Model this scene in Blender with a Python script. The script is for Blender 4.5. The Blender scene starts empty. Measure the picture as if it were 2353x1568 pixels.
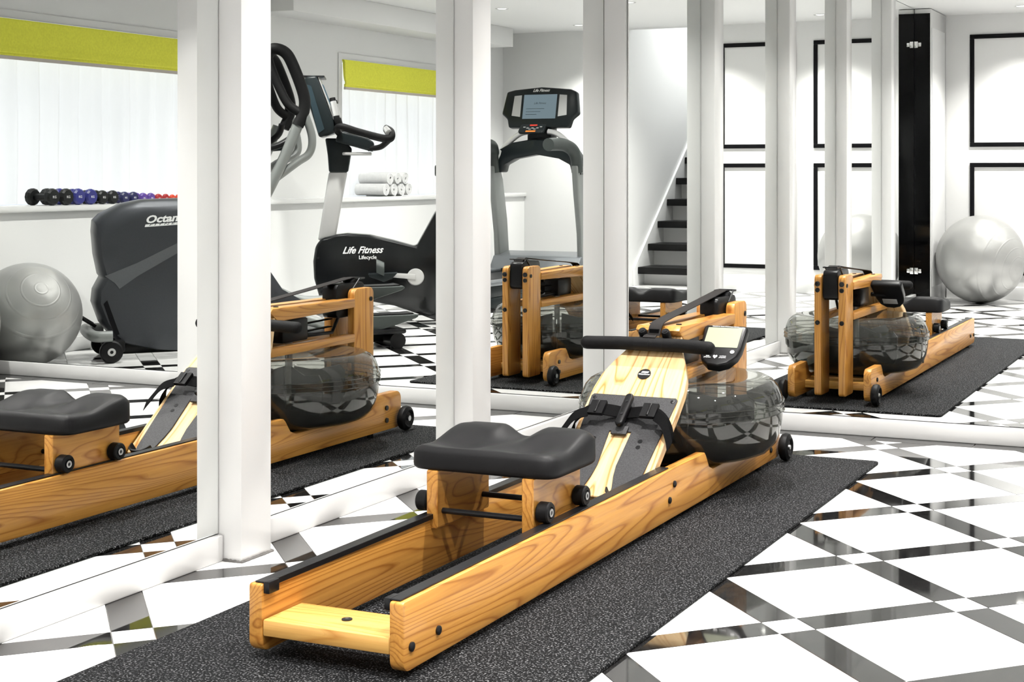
import bpy, bmesh, math, random
from mathutils import Vector, Matrix

# ---------------------------------------------------------------- camera, world, exposure
scene = bpy.context.scene
COL = scene.collection
cam_d = bpy.data.cameras.new('camera'); cam = bpy.data.objects.new('camera', cam_d); COL.objects.link(cam)
cam.location = (2.2250, -5.0791, 0.900)
cam.rotation_euler = (math.pi / 2, 0, math.asin(0.40290))
cam_d.sensor_fit = 'HORIZONTAL'; cam_d.sensor_width = 36.0
cam_d.lens = 3463.14 / 2353 * 36.0
cam_d.shift_x = (1176.5 - 1385.85) / 2353
cam_d.shift_y = (396.3 - 784.0) / 2353
cam_d.clip_start = 0.02
scene.camera = cam

world = bpy.data.worlds.new('world'); scene.world = world; world.use_nodes = True
world.node_tree.nodes['Background'].inputs[0].default_value = (0.75, 0.85, 1.0, 1)
world.node_tree.nodes['Background'].inputs[1].default_value = 1.0
vs = scene.view_settings
vs.view_transform = 'Standard'; vs.look = 'None'; vs.gamma = 1.0; vs.use_curve_mapping = False
vs.exposure = 0.14
cy = scene.cycles
cy.max_bounces = 14; cy.diffuse_bounces = 2; cy.glossy_bounces = 8; cy.transmission_bounces = 8
cy.transparent_max_bounces = 24; cy.sample_clamp_indirect = 4.0; cy.blur_glossy = 0.5

LAMP_W = 36.0          # each recessed ceiling spot
PANE_E = 1.28           # daylight behind the sheer curtains
CEIL = 2.03
random.seed(7)

# ---------------------------------------------------------------- materials
MATS = {}
def new_mat(name):
    m = bpy.data.materials.new(name); m.use_nodes = True
    nt = m.node_tree; nt.nodes.clear()
    out = nt.nodes.new('ShaderNodeOutputMaterial')
    MATS[name] = m
    return m, nt, out
def nd(nt, t, **kw):
    n = nt.nodes.new(t)
    for k, v in kw.items():
        if k.startswith('i_'):
            key = k[2:].replace('_', ' ')
            n.inputs[key].default_value = v
        else: setattr(n, k, v)
    return n
def principled(nt, out, color=(.8, .8, .8), rough=.5, metal=0., spec=.5, coat=0., coat_rough=.05):
    b = nt.nodes.new('ShaderNodeBsdfPrincipled')
    b.inputs['Base Color'].default_value = (*color, 1)
    b.inputs['Roughness'].default_value = rough
    b.inputs['Metallic'].default_value = metal
    b.inputs['Specular IOR Level'].default_value = spec
    b.inputs['Coat Weight'].default_value = coat
    b.inputs['Coat Roughness'].default_value = coat_rough
    nt.links.new(b.outputs[0], out.inputs[0])
    return b
def plain(name, color, rough=.5, metal=0., spec=.5, coat=0., var=0.05, vscale=6., bump=0., bscale=200.):
    """Principled colour with a slight procedural mottling and optional fine relief."""
    m, nt, out = new_mat(name)
    b = principled(nt, out, color, rough, metal, spec, coat)
    tc = nd(nt, 'ShaderNodeTexCoord')
    if var > 0:
        nz = nd(nt, 'ShaderNodeTexNoise'); nz.inputs['Scale'].default_value = vscale; nz.inputs['Detail'].default_value = 3
        nt.links.new(tc.outputs['Object'], nz.inputs['Vector'])
        rp = nd(nt, 'ShaderNodeValToRGB')
        rp.color_ramp.elements[0].position = .3; rp.color_ramp.elements[1].position = .7
        rp.color_ramp.elements[0].color = (*[c * (1 - var) for c in color], 1)
        rp.color_ramp.elements[1].color = (*[min(1, c * (1 + var)) for c in color], 1)
        nt.links.new(nz.outputs[0], rp.inputs[0]); nt.links.new(rp.outputs[0], b.inputs['Base Color'])
    if bump > 0:
        n2 = nd(nt, 'ShaderNodeTexNoise'); n2.inputs['Scale'].default_value = bscale; n2.inputs['Detail'].default_value = 2
        nt.links.new(tc.outputs['Object'], n2.inputs['Vector'])
        bp = nd(nt, 'ShaderNodeBump'); bp.inputs['Strength'].default_value = bump; bp.inputs['Distance'].default_value = .002
        nt.links.new(n2.outputs[0], bp.inputs['Height']); nt.links.new(bp.outputs[0], b.inputs['Normal'])
    return m
def emit(name, color, strength):
    m, nt, out = new_mat(name)
    e = nd(nt, 'ShaderNodeEmission'); e.inputs[0].default_value = (*color, 1); e.inputs[1].default_value = strength
    nt.links.new(e.outputs[0], out.inputs[0]); return m

plain('wall_paint', (.86, .86, .855), .55, var=.01, vscale=2)
plain('ceiling_paint', (.88, .88, .875), .6, var=.01, vscale=2)
plain('trim_gloss', (.79, .79, .783), .22, var=.008, vscale=3)
plain('baseboard_gloss', (.66, .66, .655), .25, var=.008, vscale=3)
plain('mirror_backing', (.05, .05, .05), .6)
plain('black_paint', (.004, .004, .005), .4, var=.0, spec=0.1)
plain('black_glass', (.002, .002, .0022), .05, var=0, spec=.12)
plain('chrome', (.8, .8, .8), .15, metal=1, var=.02)
plain('grout', (.62, .61, .58), .7, var=.05, vscale=40)
plain('sealant', (.12, .115, .11), .7, var=.25, vscale=60)
plain('rubber_black', (.006, .006, .0065), .45, var=.1, bump=.1, bscale=400, spec=0.15)
plain('seat_rubber', (.008, .008, .0087), .45, var=.06, bump=.06, bscale=600, spec=0.16)
plain('grip_foam', (.006, .006, .0063), .6, var=.1, bump=.35, bscale=500, spec=0.12)
plain('black_plastic', (.006, .006, .0066), .32, var=.05, spec=0.18)
plain('track_black', (.008, .008, .009), .33, var=.06, bump=.04, bscale=200, spec=0.25)
plain('web_black', (.0025, .0025, .0028), .75, var=.2, vscale=300, bump=.5, bscale=700, spec=0.05)
plain('web_grey', (.022, .020, .0195), .7, var=.15, vscale=300, bump=.5, bscale=700, spec=0.1)
plain('plate_grey', (.034, .034, .036), .5, var=.3, vscale=260, bump=.35, bscale=500, spec=0.2)
plain('bolt_black', (.008, .008, .009), .3, var=0, spec=0.3)
plain('steel', (.5, .5, .5), .3, metal=1, var=.05)
plain('blind_green', (.88, .88, .085), .85, var=.06, vscale=90, bump=.2, bscale=300)
plain('blind_hem', (.60, .55, .50), .8, var=.04)
plain('stair_black', (.006, .006, .006), .5, var=.1, spec=0.15)
plain('shroud_grey', (.040, .043, .049), .36, metal=.45, var=.06, vscale=300, spec=0.35)
plain('shroud_band', (.085, .09, .098), .35, metal=.35, var=.05, vscale=200)
plain('tube_grey', (.20, .21, .205), .35, metal=.4, var=.04)
plain('post_silver', (.46, .455, .45), .4, metal=.1, var=.03)
plain('bike_black', (.005, .0055, .006), .18, var=.05, spec=0.3)
plain('console_black', (.008, .011, .012), .3, var=.05, spec=0.2)
plain('console_side', (.012, .024, .031), .35, var=.05)
plain('handrail_grey', (.032, .038, .036), .45, var=.06, spec=0.25)
plain('silver_plastic', (.5, .5, .5), .35, metal=.3, var=.03)
plain('deck_grey', (.15, .16, .17), .28, metal=.6, var=.04)
plain('print_white', (.85, .85, .85), .5, var=0)
plain('print_red', (.75, .04, .02), .5, var=0)
plain('print_orange', (.9, .25, .03), .5, var=0)
plain('towel_white', (.88, .88, .88), .95, var=.04, vscale=60, bump=.8, bscale=250)
plain('db_black', (.008, .009, .009), .45, var=.1, spec=0.25)
plain('db_blue', (.012, .015, .16), .35, var=.1)
plain('db_navy', (.008, .010, .075), .35, var=.1)
plain('db_purple', (.09, .04, .28), .35, var=.1)
plain('db_red', (.35, .012, .016), .35, var=.1)
plain('db_orange', (.60, .05, .015), .35, var=.1)
plain('paddle_steel', (.16, .16, .165), .35, metal=.4, var=.05)
emit('lamp_lens', (1, .97, .92), 14.0)
emit('day_pane', (.97, .98, 1.0), PANE_E)
emit('lcd_blue', (.33, .43, .49), .55)
emit('lcd_grey', (.18, .30, .38), .6)
plain('lcd_screen', (.29, .31, .225), .25, var=.03)

def mirror_mat():
    m, nt, out = new_mat('mirror')
    b = principled(nt, out, (.93, .945, .935), 0.0, 1.0)
    return m
mirror_mat()

def tile_mat(name, c1, c2, rough, scale, spec=.5, coat=0.):
    m, nt, out = new_mat(name)
    b = principled(nt, out, c1, rough, 0, spec, coat)
    tc = nd(nt, 'ShaderNodeTexCoord')
    n1 = nd(nt, 'ShaderNodeTexNoise'); n1.inputs['Scale'].default_value = scale; n1.inputs['Detail'].default_value = 5
    n1.inputs['Distortion'].default_value = 1.2
    geo = nd(nt, 'ShaderNodeNewGeometry')
    nt.links.new(geo.outputs['Position'], n1.inputs['Vector'])
    rp = nd(nt, 'ShaderNodeValToRGB')
    rp.color_ramp.elements[0].position = .35; rp.color_ramp.elements[1].position = .65
    rp.color_ramp.elements[0].color = (*c1, 1); rp.color_ramp.elements[1].color = (*c2, 1)
    nt.links.new(n1.outputs[0], rp.inputs[0]); nt.links.new(rp.outputs[0], b.inputs['Base Color'])
    return m
tile_mat('marble_white', (.78, .777, .768), (.815, .81, .80), .10, 3.0)
tile_mat('granite_black', (.006, .006, .0065), (.014, .0135, .013), .035, 40.0, spec=.85, coat=.2)

def mat_rubber():
    m, nt, out = new_mat('mat_rubber')
    b = principled(nt, out, (.02, .02, .022), .8, 0, .06)
    geo = nd(nt, 'ShaderNodeNewGeometry')
    v = nd(nt, 'ShaderNodeTexNoise'); v.inputs['Scale'].default_value = 250; v.inputs['Detail'].default_value = 1.5
    nt.links.new(geo.outputs['Position'], v.inputs['Vector'])
    rp = nd(nt, 'ShaderNodeValToRGB'); e = rp.color_ramp.elements
    e[0].position = .42; e[0].color = (.0035, .0036, .004, 1)
    e[1].position = .58; e[1].color = (.013, .0135, .0142, 1)
    x = e.new(.66); x.color = (.13, .13, .135, 1)
    nt.links.new(v.outputs[0], rp.inputs[0]); nt.links.new(rp.outputs[0], b.inputs['Base Color'])
    bp = nd(nt, 'ShaderNodeBump'); bp.inputs['Strength'].default_value = .9; bp.inputs['Distance'].default_value = .002
    nt.links.new(v.outputs[0], bp.inputs['Height']); nt.links.new(bp.outputs[0], b.inputs['Normal'])
mat_rubber()

def wood(name, grain, tint=1.0, rings=9.0, seed=0.0, light=(.56, .268, .056), dark=(.33, .122, .019), cross=6.0, along=.8):
    """Flat-sawn ash: the growth rings are contour lines of noise stretched along the grain."""
    m, nt, out = new_mat(name)
    b = principled(nt, out, light, .32, 0, .45, coat=.15)
    tc = nd(nt, 'ShaderNodeTexCoord')
    mp = nd(nt, 'ShaderNodeMapping')
    sc = [cross] * 3; sc['xyz'.index(grain)] = along
    mp.inputs['Scale'].default_value = sc; mp.inputs['Location'].default_value = (seed, seed * 1.7, seed * .6)
    nt.links.new(tc.outputs['Object'], mp.inputs['Vector'])
    n1 = nd(nt, 'ShaderNodeTexNoise'); n1.inputs['Scale'].default_value = 1.0; n1.inputs['Detail'].default_value = 2.2
    n1.inputs['Roughness'].default_value = .35
    nt.links.new(mp.outputs[0], n1.inputs['Vector'])
    mul = nd(nt, 'ShaderNodeMath', operation='MULTIPLY'); mul.inputs[1].default_value = rings * 2
    nt.links.new(n1.outputs[0], mul.inputs[0])
    fr = nd(nt, 'ShaderNodeMath', operation='FRACT'); nt.links.new(mul.outputs[0], fr.inputs[0])
    rp = nd(nt, 'ShaderNodeValToRGB'); e = rp.color_ramp.elements
    L = [c * tint for c in light]; D = [c * tint for c in dark]; M = [(a * .72 + c * .28) for a, c in zip(L, D)]
    e[0].position = 0; e[0].color = (*L, 1)
    e[1].position = .45; e[1].color = (*L, 1)
    for p_, c_ in ((.70, M), (.86, D), (.96, M)):
        q = e.new(p_); q.color = (*c_, 1)
    nt.links.new(fr.outputs[0], rp.inputs[0])
    mp2 = nd(nt, 'ShaderNodeMapping'); s2 = [160.0] * 3; s2['xyz'.index(grain)] = 5.0
    mp2.inputs['Scale'].default_value = s2
    nt.links.new(tc.outputs['Object'], mp2.inputs['Vector'])
    n2 = nd(nt, 'ShaderNodeTexNoise'); n2.inputs['Scale'].default_value = 1.0; n2.inputs['Detail'].default_value = 2
    nt.links.new(mp2.outputs[0], n2.inputs['Vector'])
    r2 = nd(nt, 'ShaderNodeValToRGB'); r2.color_ramp.elements[0].position = .3; r2.color_ramp.elements[1].position = .6
    r2.color_ramp.elements[0].color = (.86, .82, .78, 1); r2.color_ramp.elements[1].color = (1, 1, 1, 1)
    nt.links.new(n2.outputs[0], r2.inputs[0])
    mx = nd(nt, 'ShaderNodeMixRGB', blend_type='MULTIPLY'); mx.inputs[0].default_value = 1
    nt.links.new(rp.outputs[0], mx.inputs[1]); nt.links.new(r2.outputs[0], mx.inputs[2])
    nt.links.new(mx.outputs[0], b.inputs['Base Color'])
    return m
wood('wood_rail', 'y', seed=2.3, rings=17, cross=7, along=.55)
wood('wood_arm', 'y', seed=5.1, rings=12, cross=12, along=.6)
wood('wood_upright', 'z', seed=3.7, cross=8, rings=13, along=.6)
wood('wood_cross_lit', 'x', seed=8.2, cross=8, light=(.64, .36, .10), dark=(.48, .225, .045))  # same ash, paler: light falling on the board tops is painted into the colour
wood('wood_seat_block', 'y', seed=1.2, rings=18, cross=6, along=2.0)
wood('wood_foot_lit', 'y', seed=9.4, rings=13, cross=7, light=(.72, .51, .265), dark=(.42, .19, .045), along=.8)  # rail wood lightened to carry the bright overhead light on the sloping footboard

def smoked(name, tint, rough=.02, fres=1.45, haze=(.20, .205, .195), hazef=.0):
    """Smoked clear plastic: tinted see-through with a Fresnel gloss."""
    m, nt, out = new_mat(name)
    t = nd(nt, 'ShaderNodeBsdfTransparent'); t.inputs[0].default_value = (*tint, 1)
    g = nd(nt, 'ShaderNodeBsdfGlossy'); g.inputs['Roughness'].default_value = rough
    f = nd(nt, 'ShaderNodeFresnel'); f.inputs[0].default_value = fres
    geo = nd(nt, 'ShaderNodeNewGeometry'); k = nd(nt, 'ShaderNodeMath', operation='SUBTRACT'); k.inputs[0].default_value = 1.0
    nt.links.new(geo.outputs['Backfacing'], k.inputs[1])
    k2 = nd(nt, 'ShaderNodeMath', operation='MULTIPLY'); nt.links.new(f.outputs[0], k2.inputs[0]); nt.links.new(k.outputs[0], k2.inputs[1])
    mx = nd(nt, 'ShaderNodeMixShader')
    hz = nd(nt, 'ShaderNodeBsdfDiffuse'); hz.inputs[0].default_value = (*haze, 1)
    m0 = nd(nt, 'ShaderNodeMixShader'); m0.inputs[0].default_value = hazef
    nt.links.new(t.outputs[0], m0.inputs[1]); nt.links.new(hz.outputs[0], m0.inputs[2])
    nt.links.new(k2.outputs[0], mx.inputs[0]); nt.links.new(m0.outputs[0], mx.inputs[1]); nt.links.new(g.outputs[0], mx.inputs[2])
    nt.links.new(mx.outputs[0], out.inputs[0])
smoked('tank_smoke', (.56, .565, .54), .01, 1.55, (.20, .205, .19), .09)
smoked('tank_water', (.25, .265, .26), .02, 1.33)

def sheer():
    m, nt, out = new_mat('sheer_fabric')
    d = nd(nt, 'ShaderNodeBsdfDiffuse'); d.inputs[0].default_value = (.9, .9, .9, 1)
    t = nd(nt, 'ShaderNodeBsdfTranslucent'); t.inputs[0].default_value = (.92, .92, .93, 1)
    p_ = nd(nt, 'ShaderNodeBsdfTransparent')
    tc = nd(nt, 'ShaderNodeTexCoord'); w = nd(nt, 'ShaderNodeTexNoise'); w.inputs['Scale'].default_value = 120
    nt.links.new(tc.outputs['Object'], w.inputs['Vector'])
    mr = nd(nt, 'ShaderNodeMapRange'); mr.inputs[3].default_value = .45; mr.inputs[4].default_value = .6
    nt.links.new(w.outputs[0], mr.inputs[0])
    a = nd(nt, 'ShaderNodeMixShader'); nt.links.new(mr.outputs[0], a.inputs[0])
    nt.links.new(d.outputs[0], a.inputs[1]); nt.links.new(t.outputs[0], a.inputs[2])
    b = nd(nt, 'ShaderNodeMixShader'); b.inputs[0].default_value = .35
    nt.links.new(a.outputs[0], b.inputs[1]); nt.links.new(p_.outputs[0], b.inputs[2])
    nt.links.new(b.outputs[0], out.inputs[0])
sheer()

def ball_mat():
    m, nt, out = new_mat('ball_vinyl')
    b = principled(nt, out, (.37, .37, .362), .36, .5, .5)
    tc = nd(nt, 'ShaderNodeTexCoord'); w = nd(nt, 'ShaderNodeTexWave', wave_type='RINGS', rings_direction='X')
    w.inputs['Scale'].default_value = 5.5; w.inputs['Distortion'].default_value = 0
    nt.links.new(tc.outputs['Object'], w.inputs['Vector'])
    rp = nd(nt, 'ShaderNodeValToRGB'); rp.color_ramp.elements[0].position = .93; rp.color_ramp.elements[1].position = 1.0
    nt.links.new(w.outputs[0], rp.inputs[0])
    bp = nd(nt, 'ShaderNodeBump'); bp.inputs['Strength'].default_value = .25; bp.inputs['Distance'].default_value = .003
    nt.links.new(rp.outputs[0], bp.inputs['Height']); nt.links.new(bp.outputs[0], b.inputs['Normal'])
ball_mat()

# ---------------------------------------------------------------- object helpers
def mesh_from(bm, name, sharp=35):
    bmesh.ops.recalc_face_normals(bm, faces=bm.faces)
    me = bpy.data.meshes.new(name); bm.to_mesh(me); bm.free()
    for p in me.polygons: p.use_smooth = True
    me.set_sharp_from_angle(angle=math.radians(sharp))
    return me
def obj(name, data, mat, parent=None, sharp=35, flat=False):
    if isinstance(data, bmesh.types.BMesh): data = mesh_from(data, name, sharp)
    if mat is not None and not data.materials: data.materials.append(MATS[mat])
    o = bpy.data.objects.new(name, data); COL.objects.link(o)
    if parent is not None: o.parent = parent
    return o
def thing(name, label, cat, loc=(0, 0, 0), rz=0., group=None):
    o = bpy.data.objects.new(name, None); COL.objects.link(o); o.empty_display_size = .05
    o.location = loc; o.rotation_euler = (0, 0, rz)
    o['label'] = label; o['category'] = cat
    if group: o['group'] = group
    return o
def tag(o, label, cat, group=None):
    o['label'] = label; o['category'] = cat
    if group: o['group'] = group
    return o
def struct(o, label=None):
    o['kind'] = 'structure'
    if label: o['label'] = label
    return o
def add_box(bm, x0, x1, y0, y1, z0, z1):
    vs_ = [bm.verts.new(p) for p in ((x0, y0, z0), (x1, y0, z0), (x1, y1, z0), (x0, y1, z0), (x0, y0, z1), (x1, y0, z1), (x1, y1, z1), (x0, y1, z1))]
    for f in ((0, 3, 2, 1), (4, 5, 6, 7), (0, 1, 5, 4), (1, 2, 6, 5), (2, 3, 7, 6), (3, 0, 4, 7)):
        bm.faces.new([vs_[i] for i in f])
    return vs_
def bevel_sharp(bm, w, seg=2, ang=40):
    es = [e for e in bm.edges if len(e.link_faces) == 2 and e.calc_face_angle(0) > math.radians(ang)]
    if es: bmesh.ops.bevel(bm, geom=es, offset=w, offset_type='OFFSET', segments=seg, profile=.5, affect='EDGES', clamp_overlap=True)
def box(name, b, mat, parent=None, bev=0., seg=2):
    bm = bmesh.new(); add_box(bm, *b)
    if bev: bmesh.ops.recalc_face_normals(bm, faces=bm.faces); bevel_sharp(bm, bev, seg)
    return obj(name, bm, mat, parent)
def add_prism(bm, pts, f, lo, hi):
    """Extrude the 2-D outline pts (a, b) from c=lo to c=hi; f(a, b, c) -> xyz."""
    A = [bm.verts.new(f(a, b, lo)) for a, b in pts]; B = [bm.verts.new(f(a, b, hi)) for a, b in pts]
    n = len(pts)
    bm.faces.new(A); bm.faces.new(B[::-1])
    for i in range(n): bm.faces.new((A[i], B[i], B[(i + 1) % n], A[(i + 1) % n]))
def prism(name, pts, f, lo, hi, mat, parent=None, bev=0., seg=3, ang=50):
    bm = bmesh.new(); add_prism(bm, pts, f, lo, hi)
    bmesh.ops.recalc_face_normals(bm, faces=bm.faces)
    if bev: bevel_sharp(bm, bev, seg, ang)
    return obj(name, bm, mat, parent)
XY = lambda a, b, c: (a, b, c)
YZ = lambda a, b, c: (c, a, b)
XZ = lambda a, b, c: (a, c, b)
def rounded(x0, x1, y0, y1, r, n=4):
    """Rounded rectangle; r may be four radii (x0y0, x1y0, x1y1, x0y1)."""
    if not isinstance(r, (tuple, list)): r = [r] * 4
    out = []
    for (cx, cy_, sx, sy, a0, rr) in ((x0, y0, 1, 1, 180, r[0]), (x1, y0, -1, 1, 270, r[1]), (x1, y1, -1, -1, 0, r[2]), (x0, y1, 1, -1, 90, r[3])):
        if rr <= 0: out.append((cx, cy_)); continue
        for k in range(n + 1):
            a = math.radians(a0 + 90 * k / n); out.append((cx + sx * rr + rr * math.cos(a), cy_ + sy * rr + rr * math.sin(a)))
    return out
def catmull(pts, n=6, closed=False):
    P = [Vector(p) for p in pts]; out = []
    m = len(P)
    rng = range(m) if closed else range(m - 1)
    for i in rng:
        p0 = P[(i - 1) % m] if closed or i > 0 else P[0]
        p1 = P[i]; p2 = P[(i + 1) % m]
        p3 = P[(i + 2) % m] if closed or i + 2 < m else P[-1]
        for k in range(n):
            t = k / n
            out.append(.5 * ((2 * p1) + (p2 - p0) * t + (2 * p0 - 5 * p1 + 4 * p2 - p3) * t * t + (3 * p1 - p0 - 3 * p2 + p3) * t ** 3))
    if not closed: out.append(P[-1])
    return out
def add_tube(bm, path, r, seg=12, cap=True):
    P = [Vector(p) for p in path]; n = len(P)
    R = r if isinstance(r, (list, tuple)) else [r] * n
    t0 = (P[1] - P[0]).normalized(); up = Vector((0, 0, 1)) if abs(t0.z) < .9 else Vector((1, 0, 0))
    nrm = t0.cross(up).normalized(); rings = []
    for i in range(n):
        t = (P[min(i + 1, n - 1)] - P[max(i - 1, 0)]).normalized()
        nrm = (nrm - t * nrm.dot(t)).normalized(); bn = t.cross(nrm)
        rings.append([bm.verts.new(P[i] + (nrm * math.cos(a) + bn * math.sin(a)) * R[i]) for a in [2 * math.pi * k / seg for k in range(seg)]])
    for i in range(n - 1):
        for k in range(seg):
            bm.faces.new((rings[i][k], rings[i][(k + 1) % seg], rings[i + 1][(k + 1) % seg], rings[i + 1][k]))
    if cap: bm.faces.new(rings[0][::-1]); bm.faces.new(rings[-1])
def tube(name, path, r, mat, parent=None, seg=12):
    bm = bmesh.new(); add_tube(bm, path, r, seg); return obj(name, bm, mat, parent)
def round_tube(name, path, r, mat, parent=None, seg=14):
    """Tube with domed ends."""
    P = [Vector(p) for p in path]
    a = (P[0] - P[1]).normalized(); b = (P[-1] - P[-2]).normalized()
    pts = []; rad = []
    for k in range(1, 5):
        t = math.pi / 2 * k / 4.0
        pts.append(P[0] + a * r * (math.cos(t))); rad.append(max(r * math.sin(t), .0005))
    mid = P[1:-1]
    pts += list(mid); rad += [r] * len(mid)
    for k in range(4, 0, -1):
        t = math.pi / 2 * k / 4.0
        pts.append(P[-1] + b * r * math.cos(t)); rad.append(max(r * math.sin(t), .0005))
    bm = bmesh.new(); add_tube(bm, pts, rad, seg); return obj(name, bm, mat, parent)
def add_lathe(bm, prof, origin=(0, 0, 0), axis='z', seg=32):
    o = Vector(origin); rings = []
    def put(r, h, a):
        c, s_ = r * math.cos(a), r * math.sin(a)
        return o + (Vector((c, s_, h)) if axis == 'z' else Vector((h, c, s_)) if axis == 'x' else Vector((c, h, s_)))
    for r, h in prof:
        if r < 1e-6: rings.append([bm.verts.new(put(0, h, 0))])
        else: rings.append([bm.verts.new(put(r, h, 2 * math.pi * k / seg)) for k in range(seg)])
    for A, B in zip(rings, rings[1:]):
        for k in range(seg):
            k2 = (k + 1) % seg
            if len(A) == 1 and len(B) == 1: continue
            if len(A) == 1: bm.faces.new((A[0], B[k], B[k2]))
            elif len(B) == 1: bm.faces.new((A[k], B[0], A[k2]))
            else: bm.faces.new((A[k], B[k], B[k2], A[k2]))
def lathe(name, prof, origin, axis, mat, parent=None, seg=32, sharp=35):
    bm = bmesh.new(); add_lathe(bm, prof, origin, axis, seg); return obj(name, bm, mat, parent, sharp)
def disc(name, c, r, h, axis, mat, parent=None, seg=16, dome=0.):
    """Short cylinder centred on c along axis with a small dome (bolt heads, caps)."""
    prof = [(0, -h / 2), (r, -h / 2), (r, h / 2 - dome), (r * .7, h / 2), (0, h / 2)] if dome else [(0, -h / 2), (r, -h / 2), (r, h / 2), (0, h / 2)]
    return lathe(name, prof, c, axis, mat, parent, seg)
def add_ribbon(bm, path, width, thick):
    """Flat band: path of centre points, width vector(s)."""
    P = [Vector(p) for p in path]; n = len(P); W = width if isinstance(width, list) else [Vector(width)] * n
    rings = []
    for i in range(n):
        t = (P[min(i + 1, n - 1)] - P[max(i - 1, 0)]).normalized()
        w = Vector(W[i]) / 2; nn = t.cross(w).normalized() * thick / 2
        rings.append([bm.verts.new(P[i] + q) for q in (w + nn, -w + nn, -w - nn, w - nn)])
    for A, B in zip(rings, rings[1:]):
        for k in range(4): bm.faces.new((A[k], A[(k + 1) % 4], B[(k + 1) % 4], B[k]))
    bm.faces.new(rings[0][::-1]); bm.faces.new(rings[-1])
def ribbon(name, path, width, thick, mat, parent=None):
    bm = bmesh.new(); add_ribbon(bm, path, width, thick); return obj(name, bm, mat, parent)
def text(name, body, size, mat, parent, loc, right, up, shear=0., align='LEFT', ext=.0004, weight=0., sx=1.):
    cu = bpy.data.curves.new(name, 'FONT'); cu.body = body; cu.size = size; cu.extrude = ext; cu.shear = shear
    cu.align_x = align; cu.offset = weight; cu.resolution_u = 3
    tmp = bpy.data.objects.new(name, cu); COL.objects.link(tmp)
    dg = bpy.context.evaluated_depsgraph_get()
    me = bpy.data.meshes.new_from_object(tmp.evaluated_get(dg))
    bpy.data.objects.remove(tmp); bpy.data.curves.remove(cu)
    r = Vector(right).normalized(); u = Vector(up).normalized(); n = r.cross(u)
    M = Matrix.Identity(4)
    for i in range(3): M[i][0] = r[i] * sx; M[i][1] = u[i]; M[i][2] = n[i]; M[i][3] = loc[i]
    me.transform(M); me.materials.clear()
    return obj(name, me, mat, parent)
def xf(me_obj, M):
    me_obj.data.transform(M); return me_obj

# ---------------------------------------------------------------- floor with its tiles
P_T = 0.4051; R_S = 0.195; O_T = Vector((1.3565, -2.1946)); Bv = Vector((math.sqrt(.5), math.sqrt(.5))); Av = Vector((math.sqrt(.5), -math.sqrt(.5)))
FX0, FX1, FY0, FY1 = 0.0, 3.285, -5.85, -0.088
floor = struct(box('floor', (-.2, 3.6, -8.4, .2, -.06, -.006), 'grout'), 'polished white marble floor with black granite lattice strips')
def clip(poly, x0, x1, y0, y1):
    def cut(pl, ins, inter):
        out = []
        for i in range(len(pl)):
            a, b = pl[i - 1], pl[i]
            if ins(b):
                if not ins(a): out.append(inter(a, b))
                out.append(b)
            elif ins(a): out.append(inter(a, b))
        return out
    def ix(x): return lambda a, b: (x, a[1] + (b[1] - a[1]) * (x - a[0]) / (b[0] - a[0]))
    def iy(y): return lambda a, b: (a[0] + (b[0] - a[0]) * (y - a[1]) / (b[1] - a[1]), y)
    for ins, it in ((lambda p: p[0] >= x0, ix(x0)), (lambda p: p[0] <= x1, ix(x1)), (lambda p: p[1] >= y0, iy(y0)), (lambda p: p[1] <= y1, iy(y1))):
        if len(poly) < 3: return []
        poly = cut(poly, ins, it)
    return poly
def tile_mesh(pts, mat, name):
    bm = bmesh.new(); add_prism(bm, pts, XY, -.007, -.0004)
    top = [bm.verts.new((a * .0 + p0 * 1.0, q0, 0)) for (p0, q0) in shrink(pts, .0006) for a in (0,)]
    n = len(pts)
    bm.faces.ensure_lookup_table(); bm.verts.ensure_lookup_table()
    upper = [v for v in bm.verts][n:2 * n]
    bm.faces.remove([f for f in bm.faces if all(v in upper for v in f.verts)][0])
    for i in range(n): bm.faces.new((upper[i], upper[(i + 1) % n], top[(i + 1) % n], top[i]))
    bm.faces.new(top)
    me = mesh_from(bm, name, 10); me.materials.append(MATS[mat]); return me
def shrink(pts, d):
    cx = sum(p[0] for p in pts) / len(pts); cy_ = sum(p[1] for p in pts) / len(pts)
    out = []
    for x, y in pts:
        l = math.hypot(x - cx, y - cy_); k = max(0, (l - d * 1.4) / l) if l > 0 else 0
        out.append((cx + (x - cx) * k, cy_ + (y - cy_) * k))
    return out
TILES = {}
def put_tile(kind, mat, c, ha, hb):
    """kind: name; c: centre; ha/hb: half sizes along Bv and Av (joint taken off)."""
    j = .0008
    pts = [tuple(c + Bv * (sa * (ha - j)) + Av * (sb * (hb - j))) for sa, sb in ((-1, -1), (-1, 1), (1, 1), (1, -1))]
    q = clip(pts, FX0, FX1, FY0, FY1)
    if len(q) < 3: return
    area = abs(sum(q[i - 1][0] * q[i][1] - q[i][0] * q[i - 1][1] for i in range(len(q)))) / 2
    if area < .00015: return
    full = 4 * (ha - j) * (hb - j)
    key = (kind, round(ha, 4), round(hb, 4))
    if area > full * .9995:
        if key not in TILES:
            TILES[key] = tile_mesh([(x - c.x, y - c.y) for x, y in pts], mat, kind)
        o = obj(kind, TILES[key], None, floor)
    else:
        o = obj(kind, tile_mesh([(x - c.x, y - c.y) for x, y in q], mat, kind), None, floor)
    o.location = (c.x, c.y, 0)
hs = P_T * R_S / 2; hb_ = P_T * (1 - R_S) / 2
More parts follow.
